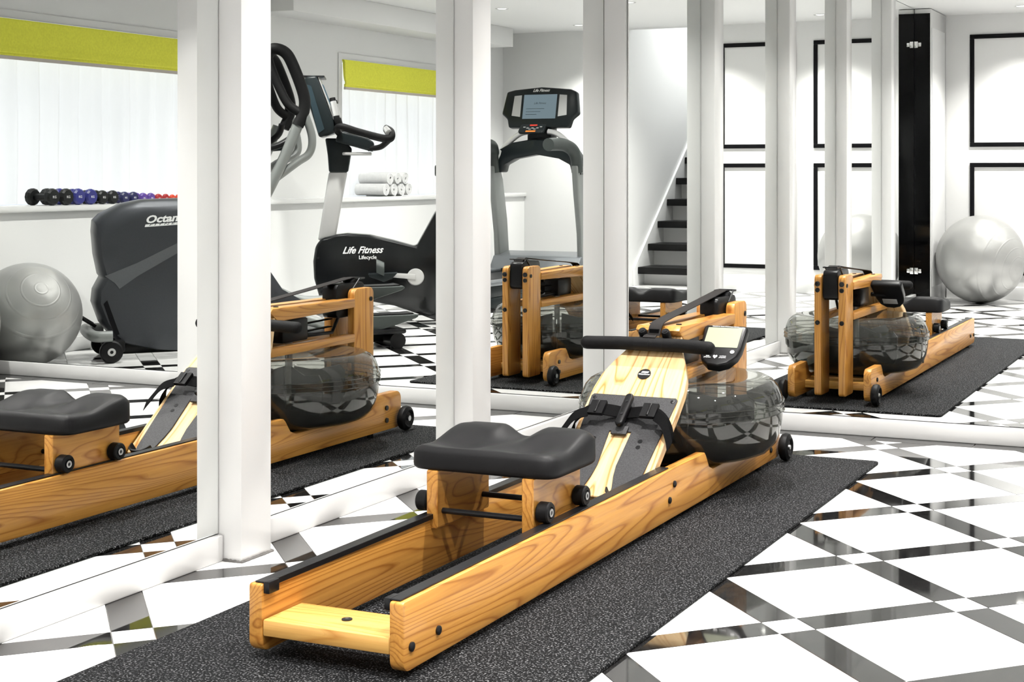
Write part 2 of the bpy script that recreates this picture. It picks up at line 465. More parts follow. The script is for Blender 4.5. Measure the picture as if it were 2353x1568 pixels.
for i in range(-14, 15):
    for j in range(-14, 15):
        c = O_T + Bv * (P_T * i) + Av * (P_T * j)
        if not (-1 < c.x < 4.2 and -7 < c.y < 1): continue
        put_tile('small_white_tile', 'marble_white', c, hs, hs)
        put_tile('large_white_tile', 'marble_white', c + Bv * (P_T / 2) + Av * (P_T / 2), hb_, hb_)
        put_tile('black_strip_tile', 'granite_black', c + Bv * (P_T / 2), hb_, hs)
        put_tile('black_strip_tile', 'granite_black', c + Av * (P_T / 2), hs, hb_)
xb = 0.004
while xb < 3.275:                                   # dark border course along the front wall
    x2 = min(xb + .335, 3.283)
    bm = bmesh.new(); add_box(bm, xb + .002, x2 - .002, FY1 + .002, -.0005, -.007, 0)
    obj('border_tile', bm, 'granite_black', floor); xb = x2
# stairwell floor
struct(box('floor', (1.62, 2.46, -8.2, -5.851, -.006, -.0005), 'marble_white'), 'white floor of the stairwell')

# ---------------------------------------------------------------- walls
W4Y = -5.85
struct(box('ceiling', (-.2, 3.7, -5.86, .2, CEIL, CEIL + .08), 'ceiling_paint'), 'low white ceiling with recessed spotlights')
struct(box('wall_left', (-.15, -.0075, -5.95, .15, 0, CEIL), 'mirror_backing'), 'long left wall behind the mirror panels')
struct(box('wall_front', (-.0075, 3.7, .0075, .15, 0, CEIL), 'mirror_backing'), 'end wall behind the large mirror')
def multi(name, boxes, mat, label=None, bev=0):
    bm = bmesh.new()
    for b in boxes: add_box(bm, *b)
    o = obj(name, bm, mat); return struct(o, label)
SX0, SX1 = 1.68, 2.385                              # stair opening
multi('wall_back', [(-.0, SX0, W4Y - .1, W4Y, 0, CEIL), (SX1, 3.7, W4Y - .1, W4Y, 0, CEIL)], 'wall_paint', 'white back wall with black framed panels')
multi('wall_back', [(SX1, SX1 + .08, -8.3, W4Y - .1, 0, 3.2), (SX0 - .08, SX0, -8.3, W4Y - .1, 0, 3.2), (SX0 - .08, SX1 + .08, -8.4, -8.3, 0, 3.2),
                    (SX0, SX1, W4Y - .1, W4Y, CEIL + .0, 3.2)], 'wall_paint', 'white walls of the stairwell')
struct(box('ceiling', (SX0 - .08, SX1 + .08, -8.4, W4Y, 3.2, 3.26), 'ceiling_paint'), 'white ceiling of the stairwell')
# window wall: thick lower part with a ledge, recessed upper part with two openings
LX, UX = 3.285, 3.48; LEDGE = .735
WIN = [(-2.30, -.22), (-5.30, -3.50)]; WZ0, WZ1 = LEDGE, 1.665
multi('wall_right', [(LX, 3.7, W4Y, .0, 0, LEDGE - .03), (UX, 3.7, -.22, 0, LEDGE, CEIL), (UX, 3.7, -3.50, -2.30, LEDGE, CEIL), (UX, 3.7, W4Y, -5.30, LEDGE, CEIL),
                     (UX, 3.7, -2.30, -.22, WZ1, CEIL), (UX, 3.7, -5.30, -3.50, WZ1, CEIL)], 'wall_paint', 'white window wall with a deep ledge')
struct(box('trim_1', (LX - .022, UX + .10, W4Y, -.0, LEDGE - .03, LEDGE), 'trim_gloss', None, .006), 'white ledge running under both windows')
struct(box('trim_2', (3.19, UX, -5.47, -2.55, 1.885, CEIL), 'wall_paint', None, .004), 'white boxed soffit along the window wall')
struct(box('baseboard_right', (LX - .014, LX, W4Y, -.0, 0, .07), 'baseboard_gloss', None, .004))
# cove base of the back wall
cove = [(W4Y, 0), (W4Y + .03, 0), (W4Y + .026, .03), (W4Y + .024, .07), (W4Y + .018, .085), (W4Y + .004, .09), (W4Y, .09)]
for k, (a, b) in enumerate(((.12, SX0), (SX1, LX - .016))):
    struct(prism('baseboard_back', cove, YZ, a, b, 'baseboard_gloss'))

# columns on the mirror wall
COLX = .064; CW = .114; COLS = [-2.238 + 1.107 * k for k in (1, 0, -1, -2)]       # near faces (toward the camera)
sideword = ['closest to the room corner', 'second from the room corner', 'third from the room corner', 'at the far end of the mirror wall']
tn = 3
for k, y0 in enumerate(COLS):
    c = box('trim_%d' % tn, (-.007, COLX, y0, y0 + CW, 0.0, CEIL), 'trim_gloss', None, .003); tn += 1
    struct(c, 'white square pilaster between the mirrors, ' + sideword[k])
    # grey sealant bead at the foot
    bm = bmesh.new()
    n = 14
    path = [(.002, y0 - .002), (COLX + .002, y0 - .002), (COLX + .002, y0 + CW + .002), (.002, y0 + CW + .002)]
    pts = []
    for a, b in zip(path, path[1:]):
        for q in range(n): pts.append((a[0] + (b[0] - a[0]) * q / n, a[1] + (b[1] - a[1]) * q / n))
    pts.append(path[-1])
    add_tube(bm, [(x, y, .002) for x, y in pts], [.0035 + random.uniform(-.0012, .0016) for _ in pts], 6)
    o = obj('sealant_bead', bm, 'sealant', c)
# white upright strip in the corner and pilaster on the front wall
struct(box('trim_%d' % tn, (0.0, .085, -.018, .007, 0, CEIL), 'trim_gloss', None, .003), 'white upright strip in the corner of the mirrors'); tn += 1
struct(box('trim_%d' % tn, (1.80, 1.915, -.064, .007, 0, CEIL), 'trim_gloss', None, .003), 'white pilaster dividing the end wall mirrors'); tn += 1

# mirrors + baseboards
BB = .060; MZ0, MZ1 = .0625, CEIL - .004
def mirror(name, b, label):
    return tag(box(name, b, 'mirror'), label, 'mirror', 'mirror panels covering two walls')
spans = [(COLS[0] + CW, -.0), (COLS[1] + CW, COLS[0]), (COLS[2] + CW, COLS[1]), (COLS[3] + CW, COLS[2]), (-5.30, COLS[3])]
mlab = ['mirror panel beside the room corner, showing the treadmill', 'mirror panel between the two nearest pilasters, showing the exercise bike',
        'mirror panel at the left edge of the photo, showing seat and silver ball', 'mirror panel fourth from the room corner, seen only reflected', 'mirror panel next to the black glass door leaf']
for k, (a, b) in enumerate(spans):
    e = .0185 if k == 0 else .0025
    mirror('wall_mirror', (-.006, 0.0, a + .0025, b - e, MZ0, MZ1), mlab[k])
    struct(box('baseboard_left', (-.006, .015, a + .0015, b - (.0165 if k == 0 else .0015), 0, BB), 'baseboard_gloss', None, .003))
mirror('wall_mirror', (.0875, 1.7975, 0.0, .006, MZ0, MZ1), 'largest mirror panel, on the end wall behind the rowing machine')
mirror('wall_mirror', (1.9175, LX - .002, 0.0, .006, MZ0, MZ1), 'end wall mirror panel nearest the windows, behind the elliptical')
struct(box('baseboard_front', (.0015, 1.7985, -.015, .006, 0, BB), 'baseboard_gloss', None, .003))
struct(box('baseboard_front', (1.9165, LX - .002, -.015, .006, 0, BB), 'baseboard_gloss', None, .003))

# door at the far end of the mirror wall
d1 = box('door_1', (0.0, .112, -5.848, -5.312, 0, CEIL - .004), 'trim_gloss', None, .003); struct(d1, 'narrow white door case with a black glass edge panel and clamp hinges')
box('door_glass', (0.002, .108, -5.311, -5.3025, .03, 1.995), 'black_glass', d1)
for z in (1.78, .22):
    h = box('hinge', (.003, .028, -5.3022, -5.290, z - .022, z + .022), 'chrome', d1, .002)
    box('hinge_clamp', (.03, .05, -5.3022, -5.294, z - .014, z + .014), 'chrome', h, .002)
box('door_panel', (.1121, .1145, -5.80, -5.35, .11, 1.90), 'wall_paint', d1, .001)

# black framed wall panels on the back wall
MW = .031
for k, (a, b) in enumerate(((.283, .868), (1.005, 1.60))):
    for z0, z1 in ((1.082, 1.885), (.172, .968)):
        t = bpy.data.objects.new('trim_%d' % tn, None); COL.objects.link(t); t.location = ((a + b) / 2, W4Y, z0); tn += 1
        struct(t, '%s black moulding frame on the white back wall, %s' % ('upper' if z0 > 1 else 'lower', ['beside the black glass door', 'beside the stairs'][k]))
        m_ = (a + b) / 2; w_ = (b - a) / 2; hh = z1 - z0
        for bb in ((-w_, w_, 0, .012, 0, MW), (-w_, w_, 0, .012, hh - MW, hh), (-w_, -w_ + MW, 0, .012, MW, hh - MW), (w_ - MW, w_, 0, .012, MW, hh - MW)):
            box('moulding_bar', bb, 'black_paint', t, .003)

# stairs behind the opening
st = thing('staircase', 'steep open staircase with black treads rising behind the back wall', 'stairs', (SX0, W4Y, 0))
RISE, RUN = .177, .2115
for k in range(8):
    y = -(6.03 + .2115 * k) - W4Y; z = .145 + RISE * k
    box('tread', (.02, SX1 - SX0 - .022, y - .25, y, z - .055, z), 'stair_black', st, .004)
    box('riser', (.02, SX1 - SX0 - .022, y - .15, y - .135, max(0.001, z - RISE + .001), z - .056), 'wall_paint', st)
for x in (.001, SX1 - SX0 - .02):
    prism('stringer', [(-.12, .0), (-.40, 0), (-.40 - .2115 * 7.2, RISE * 7.2), (-.12 - .2115 * 7.2, .12 + RISE * 7.2), (-.12, .14)], YZ, x, x + .019, 'wall_paint', st)

# ---------------------------------------------------------------- windows, curtains, blinds
for k, (a, b) in enumerate(WIN):
    w = box('window_%d' % (k + 1), (3.66, 3.67, a, b, WZ0, WZ1), 'day_pane'); struct(w, 'bright daylit window pane behind a sheer curtain')
    # plain frame around the opening
    bm = bmesh.new(); e = .04
    for bb in ((UX - .008, UX - .0005, a - e, b + e, WZ1, WZ1 + e), (UX - .008, UX - .0005, a - e, a, WZ0 + .001, WZ1), (UX - .008, UX - .0005, b, b + e, WZ0 + .001, WZ1)): add_box(bm, *bb)
    obj('window_frame', bm, 'trim_gloss', w)
    # sheer curtain with folds
    bm = bmesh.new(); ny = 260; prev = None; rr = random.Random(k)
    ph = [rr.uniform(0, 6.28) for _ in range(5)]
    for i in range(ny + 1):
        y = a + .012 + (b - a - .024) * i / ny; t_ = (y - a)
        dx = .020 * math.sin(t_ * 38 + 1.7 * math.sin(t_ * 5 + ph[0]) + ph[1]) + .008 * math.sin(t_ * 83 + ph[2]) + .006 * math.sin(t_ * 11 + ph[3])
        row = []
        for q in range(5):
            z = LEDGE + .004 + (WZ1 - .03 - LEDGE) * q / 4
            row.append(bm.verts.new((3.565 + dx * (1 - .25 * q / 4) + .003 * math.sin(q * 2 + t_ * 9), y, z)))
        if prev:
            for q in range(4): bm.faces.new((prev[q], row[q], row[q + 1], prev[q + 1]))
        prev = row
    c = obj('sheer_curtain', bm, 'sheer_fabric', None, 80)
    tag(c, ['white sheer curtain behind the row of dumbbells', 'white sheer curtain behind the rolled towels'][k], 'curtain', 'sheer curtains')
    # roman blind
    rb = thing('roman_blind', ['yellow-green roman blind above the row of dumbbells', 'yellow-green roman blind above the rolled towels'][k], 'blind', (UX, (a + b) / 2, 1.645), 0, 'roman blinds')
    L = (b - a) / 2 - .006
    prof = [(.0, .018), (-.02, .016), (-.028, .0), (-.030, -.10), (-.034, -.13), (-.030, -.131), (-.022, -.128), (-.016, -.10), (-.008, 0)]
    prism('fabric', prof, XZ, -L, L, 'blind_green', rb)
    prism('fold', [(-.036, -.126), (-.038, -.15), (-.034, -.156), (-.026, -.15), (-.026, -.128)], XZ, -L, L, 'blind_green', rb)
    prism('fold', [(-.030, -.150), (-.032, -.166), (-.028, -.171), (-.02, -.166), (-.02, -.150)], XZ, -L, L, 'blind_green', rb)
    prism('hem_bar', [(-.030, -.168), (-.030, -.186), (-.018, -.186), (-.018, -.168)], XZ, -L, L, 'blind_hem', rb)

# ---------------------------------------------------------------- recessed ceiling spots
lensd = None
GX = (.70, 1.65, 2.60); GY = (-.75, -1.95, -3.15, -4.15, -5.42)
ring_me = None
for yi, y in enumerate(GY):
    for xi, x in enumerate(GX):
        t = thing('ceiling_spotlight', 'round recessed ceiling spotlight, row %s, %s' % (['nearest the end mirror', 'second from the end mirror', 'above the middle of the room', 'fourth from the end mirror', 'nearest the back wall'][yi], ['beside the mirror wall', 'along the middle', 'beside the windows'][xi]), 'light', (x, y, CEIL), 0, 'recessed ceiling spotlights')
        if ring_me is None:
            bm = bmesh.new(); add_lathe(bm, [(.030, -.001), (.040, -.004), (.046, -.003), (.047, 0.0), (.030, 0.0), (.030, -.001)], seg=24); ring_me = mesh_from(bm, 'trim_ring'); ring_me.materials.append(MATS['trim_gloss'])
            bm = bmesh.new(); add_lathe(bm, [(0, -.0015), (.0295, -.0015), (.0295, -.0005), (0, -.0005)], seg=24); lensd = mesh_from(bm, 'lens'); lensd.materials.append(MATS['lamp_lens'])
        obj('trim_ring', ring_me, None, t); obj('lens', lensd, None, t)
        ld = bpy.data.lights.new('spot_lamp', 'SPOT'); ld.energy = LAMP_W * 4; ld.spot_size = math.radians(114); ld.spot_blend = 1.0; ld.shadow_soft_size = .028
        ld.color = (1, .975, .94)
        lo = bpy.data.objects.new('spot_lamp', ld); COL.objects.link(lo); lo.parent = t; lo.location = (0, 0, -.012)
# one more inside the stairwell
t = thing('ceiling_spotlight', 'recessed ceiling spotlight inside the stairwell', 'light', (2.03, -7.2, 3.2)); obj('trim_ring', ring_me, None, t); obj('lens', lensd, None, t)
ld = bpy.data.lights.new('spot_lamp', 'SPOT'); ld.energy = LAMP_W * 6; ld.spot_size = math.radians(125); ld.spot_blend = .8; ld.shadow_soft_size = .03
lo = bpy.data.objects.new('spot_lamp', ld); COL.objects.link(lo); lo.parent = t; lo.location = (0, 0, -.012)

# ---------------------------------------------------------------- mat
mo = prism('exercise_mat', rounded(.285, 1.132, -3.20, -.478, .02), XY, 0.0004, .0085, 'mat_rubber', None, .002, 2)
tag(mo, 'long speckled charcoal rubber mat under the rowing machine', 'mat')

# ---------------------------------------------------------------- rowing machine (x = across, y = forward, z up; local)
RX, RY, RZ = .681, -2.811, .0085
row = thing('rowing_machine', 'wooden rowing machine with a smoked water tank on a charcoal mat', 'rowing machine', (RX, RY, RZ))
def Z(z): return z - RZ
def bolt(par, c, axis, r=.0085, h=.006): return disc('bolt', c, r, h, axis, 'bolt_black', par, 16, .0015)
for s in (-1, 1):
    pts = rounded(0, 2.225, Z(.022), Z(.147), (.022, .03, .028, .006), 5)
    pts = pts[:18] + [(2.055, Z(.147)), (2.045, Z(.138)), (2.02, Z(.104)), (1.99, Z(.093)), (1.61, Z(.093)), (1.58, Z(.104)), (1.555, Z(.138)), (1.545, Z(.147))] + pts[18:]   # scooped to clear the tank
    rail = prism('rail', pts, YZ, s * .1355, s * .1645, 'wood_rail', row, .003, 2)
    # black running track with end stop on the rail's inner top edge
    tr = prism('track', [(s * .129, Z(.139)), (s * .129, Z(.1505)), (s * .155, Z(.1505)), (s * .155, Z(.1475)), (s * .1352, Z(.1475)), (s * .1352, Z(.139))], XZ, .006, 1.30, 'track_black', row, .0008, 1)
    box('end_stop', (min(s * .122, s * .1352), max(s * .122, s * .1352), .004, .036, Z(.129), Z(.1515)), 'track_black', tr, .002)
    for (y, z) in ((.12, .067), (.026, .064), (1.314, .107), (1.28, .072), (2.128, .098), (2.128, .056)):
        bolt(rail, (s * .1665, y, Z(z)), 'x')
    # wheel at the front end
    wh = lathe('wheel', [(0, -.016), (.030, -.016), (.040, -.010), (.043, 0), (.040, .010), (.030, .016), (.024, .012), (.022, .009), (0, .009)], (s * .184, 2.222, Z(.0515)), 'x', 'rubber_black', row, 32)
    if s < 0: wh.data.transform(Matrix.Translation((2 * s * .184, 0, 0)) @ Matrix.Scale(-1, 4, (1, 0, 0))); wh.data.flip_normals()
    lathe('hub_cap', [(0, .004), (.007, .004), (.009, 0), (.009, -.006), (0, -.006)], (s * .195, 2.222, Z(.0515)), 'x', 'steel', wh, 16)
    # rubber feet under the rail
    for y in (.14, 1.25, 2.05):
        lathe('rubber_foot', [(0, 0), (.013, 0), (.011, .0135), (0, .0135)], (s * .15, y, 0.0), 'z', 'rubber_black', rail, 12)
# cross boards
cb = prism('crossboard', rounded(0.002, .124, Z(.052), Z(.082), .003, 2), YZ, -.1352, .1352, 'wood_cross_lit', row, .002, 1)
disc('bolt', (.006, .064, Z(.083)), .010, .004, 'z', 'bolt_black', cb, 20, .001)
disc('bolt_socket', (.006, .064, Z(.0852)), .0035, .0006, 'z', 'steel', cb, 6)
box('crossboard', (-.1352, .1352, 1.40, 1.50, Z(.04), Z(.07)), 'wood_cross_lit', row, .003)
box('crossboard', (-.1352, .1352, 1.985, 2.085, Z(.045), Z(.075)), 'wood_cross_lit', row, .003)
# uprights
for s in (-1, 1):
    a, b = sorted((s * .034, s * .0615))
    u = prism('upright', rounded(2.09, 2.212, Z(.035), Z(.502), (.012, .012, .022, .022), 4), YZ, a, b, 'wood_upright', row, .003, 2)
    for z, r in ((.468, .010), (.444, .009), (.318, .009)):
        disc('bolt', (s * .048, 2.2145, Z(z)), r, .008, 'y', 'bolt_black', u, 18, .002)
    disc('bolt', (s * .0635, 2.19, Z(.462)), .008, .005, 'x', 'bolt_black', u, 14, .001)
    # arms
    arm = prism('upper_arm', [(1.655, Z(.430)), (2.0895, Z(.440)), (2.0895, Z(.470)), (1.625, Z(.474)), (1.612, Z(.462))], YZ, *sorted((s * .012, s * .0655)), 'wood_arm', row, .003, 2)
    disc('bolt', (s * .04, 1.675, Z(.4745)), .0085, .004, 'z', 'bolt_black', arm, 16, .001)
    prism('lower_arm', [(1.52, Z(.320)), (2.0895, Z(.322)), (2.0895, Z(.350)), (1.555, Z(.350))], YZ, *sorted((s * .036, s * .066)), 'wood_arm', row, .003, 2)
# pulley housing between the uprights
pw = prism('pulley', rounded(2.03, 2.205, Z(.405), Z(.520), .02, 4), YZ, -.029, .029, 'black_plastic', row, .004, 2)
lathe('roller', [(0, -.026), (.026, -.026), (.026, .026), (0, .026)], (0, 2.15, Z(.505)), 'x', 'black_plastic', pw, 24)
tube('guard_wire', [(-.030, 2.13, Z(.50)), (-.030, 2.17, Z(.532)), (-.028, 2.205, Z(.532)), (.028, 2.205, Z(.532)), (.030, 2.17, Z(.532)), (.030, 2.13, Z(.50))], .0026, 'bolt_black', pw, 8)
tube('recoil_cord', [(-.018, 2.06, Z(.41)), (-.018, 2.02, Z(.36)), (-.014, 1.74, Z(.365))], .006, 'black_plastic', row, 8)
for z in (.398, .372):
    ribbon('recoil_belt', [(.01, 2.05, Z(z + .004)), (.01, 1.86, Z(z)), (.01, 1.67, Z(z - .012))], (.02, 0, 0), .003, 'web_black', row)
box('clutch_box', (-.034, .034, 1.72, 1.86, Z(.352), Z(.426)), 'black_plastic', row, .006)
tube('belt_shaft', [(0, 1.80, Z(.20)), (0, 1.80, Z(.43))], .012, 'steel', row, 12)
# smoked water tank
TC = (0, 1.80, 0); r0 = .292
prof = [(0, .312), (.12, .314), (.20, .318), (.222, .3185), (.245, .315), (.264, .305), (.278, .289), (.287, .268), (.291, .250), (.2945, .250), (.2945, .224), (.291, .224), (.289, .195), (.283, .160), (.271, .130), (.250, .108), (.222, .098), (.15, .095), (0, .095)]
tank = lathe('water_tank', [(r, Z(z)) for r, z in prof], TC, 'z', 'tank_smoke', row, 96, 30)
tank['label'] = 'smoked grey plastic water tank'
wp = [(0, .214), (.284, .214), (.281, .160), (.268, .133), (.248, .112), (.22, .102), (.15, .099), (0, .099)]
water = lathe('water', [(r, Z(z)) for r, z in wp], TC, 'z', 'tank_water', tank, 64, 30)
for zz in (.237, .2505, .2235):
    bm = bmesh.new(); add_tube(bm, [(TC[0] + .2952 * math.cos(a), TC[1] + .2952 * math.sin(a), Z(zz)) for a in [2 * math.pi * k / 72 for k in range(73)]], .0014 if zz != .237 else .0012, 6, False)
    obj('seam_ring', bm, 'tank_smoke', tank)
for k in range(4):
    a = math.radians(25 + 90 * k); d_ = Vector((math.cos(a), math.sin(a), 0)); n_ = Vector((-d_.y, d_.x, 0))
    bm = bmesh.new()
    add_prism(bm, [(.02, .13), (.19, .13), (.21, .16), (.21, .24), (.19, .26), (.10, .25), (.02, .27)], lambda p, q, c: tuple(Vector(TC) + d_ * p + n_ * c + Vector((0, 0, Z(q)))), -.002, .002)
    obj('paddle_blade', bm, 'paddle_steel', tank)
lathe('tank_base', [(0, .060), (.13, .060), (.15, .072), (.15, .094), (0, .094)], (0, 1.80, -RZ), 'z', 'black_plastic', row, 40)
for y in (1.62, 1.98): box('tank_support', (-.1352, .1352, y - .022, y + .022, Z(.055), Z(.082)), 'wood_cross_lit', row, .002)
# footboard: local q along the board, plane z = .296 + .8 (y - 1.447)
SL = math.atan(.80); FC, FS = math.cos(SL), math.sin(SL); B0 = (1.185, .0864)
def fb(x, q, h=0.): return (x, B0[0] + q * FC - h * FS, Z(B0[1] + q * FS + h * FC))
Q = .575
half = [(0, .128), (.30, .132), (.37, .131), (.42, .124), (.47, .106), (.52, .082), (.555, .066), (Q, .0655)]
outl = [(-.128, 0)] + [(-w, q) for q, w in half[1:]] + [(w, q) for q, w in reversed(half[1:])] + [(.128, 0)]
fbo = prism('footboard', outl, lambda a, b, c: (a, b, c), -.026, 0, 'wood_foot_lit', row, .002, 1)
MF = Matrix(((1, 0, 0, 0), (0, FC, -FS, B0[0]), (0, FS, FC, Z(B0[1])), (0, 0, 0, 1)))
fbo.matrix_local = MF
def on_board(o): return o
# black footplates (two soles joined by a top plate); built in board coordinates, children of the footboard
fp = [(-.124, .335), (-.118, .342), (.118, .342), (.124, .335), (.108, .10), (.102, .02), (.095, .0), (.040, .0), (.038, .03), (.030, .065), (.026, .10), (.031, .215), (-.031, .215), (-.026, .10), (-.030, .065), (-.038, .03), (-.040, .0), (-.095, .0), (-.102, .02), (-.108, .10)]
plate = prism('footplate', fp, XY, .0005, .0045, 'plate_grey', fbo, .0008, 1)
for x, y in ((-.112, .328), (.112, .328)):
    disc('bolt', (x, y, .0052), .0055, .002, 'z', 'bolt_black', plate, 12, .0005)
for x in (-.066, .066):
    for y in (.185, .165): disc('adjust_hole', (x, y, .0046), .0065, .0008, 'z', 'black_plastic', plate, 14)
for s in (-1, 1):
    # heel cup
    bm = bmesh.new()
    path = catmull([(s * .036, .012, .012), (s * .045, -.010, .018), (s * .070, -.018, .02), (s * .095, -.010, .018), (s * .104, .014, .012)], 5)
    add_ribbon(bm, path, (0, 0, .03), .004); obj('heel_cup', bm, 'black_plastic', plate)
box('toggle_base', (-.022, .022, .200, .228, .0047, .012), 'plate_grey', fbo, .002)
tg = prism('toggle', rounded(-.0115, .0115, .215, .325, .011, 5), XY, .018, .034, 'black_plastic', fbo, .005, 3)
box('toggle_post', (-.007, .007, .245, .30, .0046, .019), 'black_plastic', tg, .002)
for y in (.25, .295): disc('bolt', (0, y, .0345), .004, .0015, 'z', 'bolt_black', tg, 12)
for s in (-1, 1):
    path = catmull([(s * .006, .272, .012), (s * .045, .268, .024), (s * .085, .262, .032), (s * .118, .245, .026), (s * .137, .222, .006), (s * .140, .205, -.016)], 6)
    sp = ribbon('foot_strap', path, [Vector((0, .038, 0))] * len(path), .0028, 'web_black', fbo)
    bm = bmesh.new(); add_box(bm, s * .074 - .021, s * .074 + .021, .242, .288, .029, .039); bevel_sharp(bm, .003, 2)
    bk = obj('buckle', bm, 'black_plastic', sp)
    box('buckle_bar', (s * .074 - .003, s * .074 + .003, .245, .285, .039, .0425), 'black_plastic', bk, .001)
    path2 = catmull([(s * .095, .250, .034), (s * .125, .225, .040), (s * .146, .190, .028), (s * .158, .160, .020)], 5)
    ribbon('loose_end', path2, [Vector((s * .006, .03, .004))] * len(path2), .002, 'web_black', sp)
# badge
badge = disc('badge', (0, .425, .0012), .0185, .0022, 'z', 'bolt_black', fbo, 40)
text('badge_text', 'WaterRower', .0060, 'print_white', badge, (0, .4215, .0025), (1, 0, 0), (0, 1, 0), .2, 'CENTER', .0002, .0003)
bm = bmesh.new()
for k in range(3): add_box(bm, -.010 + .001 * k, .010 + .001 * k, .4285 + k * .0022, .4298 + k * .0022, .0023, .0026)
obj('badge_waves', bm, 'print_white', badge)
# handle pegs, handle, strap
for s in (-1, 1):
    bm = bmesh.new(); add_tube(bm, [(s * .034, .548, .0), (s * .034, .548, .040), (s * .034, .548, .046)], [.0115, .0125, .010], 18); pg = obj('handle_peg', bm, 'rubber_black', fbo)
    disc('bolt', (s * .034, .548, .0465), .0055, .002, 'z', 'bolt_black', pg, 12)
hp = Vector(fb(-.008, .518, .022))
hl = [(-.212, -.010, -.003), (-.17, -.004, -.001), (-.09, 0, 0), (0, 0, 0), (.09, 0, 0), (.17, -.004, -.001), (.212, -.010, -.003)]
round_tube('handle', [hp + Vector(p) for p in [(-.186, -.008, -.002), (-.172, -.006, -.002), (-.09, 0, 0), (0, 0, 0), (.09, 0, 0), (.160, -.006, -.002), (.174, -.008, -.002)]], .0185, 'grip_foam', row, 20)
HN = bpy.data.objects['handle']
tube('handle_joint', [hp + Vector((x, 0, 0)) for x in (-.042, .042)], .0190, 'rubber_black', HN, 20)
tube('handle_ring', [hp + Vector((x, 0, 0)) for x in (-.0008, .0008)], .0193, 'black_plastic', HN, 20)
pstrap = [hp + Vector((0, -.006, .019)), hp + Vector((0, .012, .026))] + [Vector(p) for p in ((0, 1.585, Z(.452)), (0, 1.605, Z(.478)), (0, 1.66, Z(.489)), (0, 1.90, Z(.511)), (0, 2.12, Z(.533)), (0, 2.152, Z(.5345)), (0, 2.176, Z(.524)), (0, 2.178, Z(.48)), (0, 2.17, Z(.42)))]
ribbon('pull_strap', catmull(pstrap, 5), (.037, 0, 0), .0022, 'web_grey', row)
box('strap_stitch', (-.014, .014, 1.5865, 1.5925, Z(.455), Z(.468)), 'web_black', bpy.data.objects['pull_strap'])
# monitor on its bracket at the right of the footboard
MC = Vector((.132, 1.765, Z(.414))); mt = math.radians(42)
mm = Matrix.Translation(MC) @ Matrix.Rotation(math.radians(2), 4, 'Z') @ Matrix.Rotation(mt, 4, 'X')
mol = [(-.064, .048), (-.058, .054), (.058, .054), (.064, .048), (.062, -.010), (.055, -.030), (.035, -.050), (.008, -.058), (-.025, -.055), (-.046, -.040), (-.057, -.015)]
mol = [(a, b * 1.36) for a, b in mol]
mon = prism('monitor', mol, XY, -.030, 0, 'black_plastic', row, .006, 3); mon.matrix_local = mm
prism('screen', rounded(-.050, .051, -.012, .062, .002, 2), XY, .0002, .0010, 'lcd_screen', mon)
text('monitor_title', 'WaterRower Series 4 Performance Monitor', .0044, 'print_white', mon, (0, .0650, .0008), (1, 0, 0), (0, 1, 0), 0, 'CENTER', .0002, .0001)
text('monitor_text', 'zone\nprograms', .0052, 'print_white', mon, (-.028, -.046, .0008), (1, 0, 0), (0, 1, 0), 0, 'CENTER', .0002, .0001)
text('monitor_text', 'workout\nprograms', .0052, 'print_white', mon, (.016, -.046, .0008), (1, 0, 0), (0, 1, 0), 0, 'CENTER', .0002, .0001)
prism('heart_symbol', [(0, -.007), (-.006, 0), (-.006, .004), (-.003, .006), (0, .003), (.003, .006), (.006, .004), (.006, 0)], lambda a, b, c: (a - .006, b - .047, c), .0002, .0010, 'print_white', mon)
disc('power_button', (.040, -.028, .0010), .0062, .0016, 'z', 'print_white', mon, 20)
box('battery_cover', (-.03, .03, -.045, -.015, -.0325, -.0298), 'silver_plastic', mon, .001)
tube('monitor_bracket', [(.06, 1.79, Z(.40)), (.10, 1.79, Z(.40)), (.135, 1.775, Z(.402))], .009, 'black_plastic', row, 10)

# seat carriage (rolls on the track); the pad is the part, blocks and rollers its sub-parts
SO = -.015
ZS = .1505
def zs(z): return z - ZS
# sculpted pad
bm = bmesh.new(); nx, ny = 44, 28; PX, PY0, PY1 = .179, -.128, .118
def smooth(t): t = max(0, min(1, t)); return t * t * (3 - 2 * t)
grid = []
for j in range(ny + 1):
    rowv = []
    for i in range(nx + 1):
        u, v = i / nx * 2 - 1, j / ny * 2 - 1
        # superellipse rounding of the outline
        k = (abs(u) ** 9 + abs(v) ** 9) ** (1 / 9.0) if (u or v) else 1
        m_ = max(abs(u), abs(v))
        f_ = m_ / k if k > 0 else 1
        x = u * f_ * PX; y = (PY0 + PY1) / 2 + v * f_ * (PY1 - PY0) / 2
        front = smooth((v + .35) / 1.1); rear = smooth((-v - .45) / .55)
        au = abs(u)
        z = .293 + .025 * front * smooth((au - .03) / .32) * (1 - .15 * smooth((au - .75) / .25)) + .004 * rear - .012 * math.exp(-((au - .45) / .28) ** 2 - ((v + .25) / .4) ** 2)
        e = max(au, abs(v)); z -= .014 * max(0, (e - .90) / .10) ** 2
        rowv.append(bm.verts.new((x, y, zs(z))))
    grid.append(rowv)
for j in range(ny):
    for i in range(nx): bm.faces.new((grid[j][i], grid[j][i + 1], grid[j + 1][i + 1], grid[j + 1][i]))
rim = [grid[0][i] for i in range(nx + 1)] + [grid[j][nx] for j in range(1, ny + 1)] + [grid[ny][i] for i in range(nx - 1, -1, -1)] + [grid[j][0] for j in range(ny - 1, 0, -1)]
c0 = Vector((0, 0, 0)); prev = rim
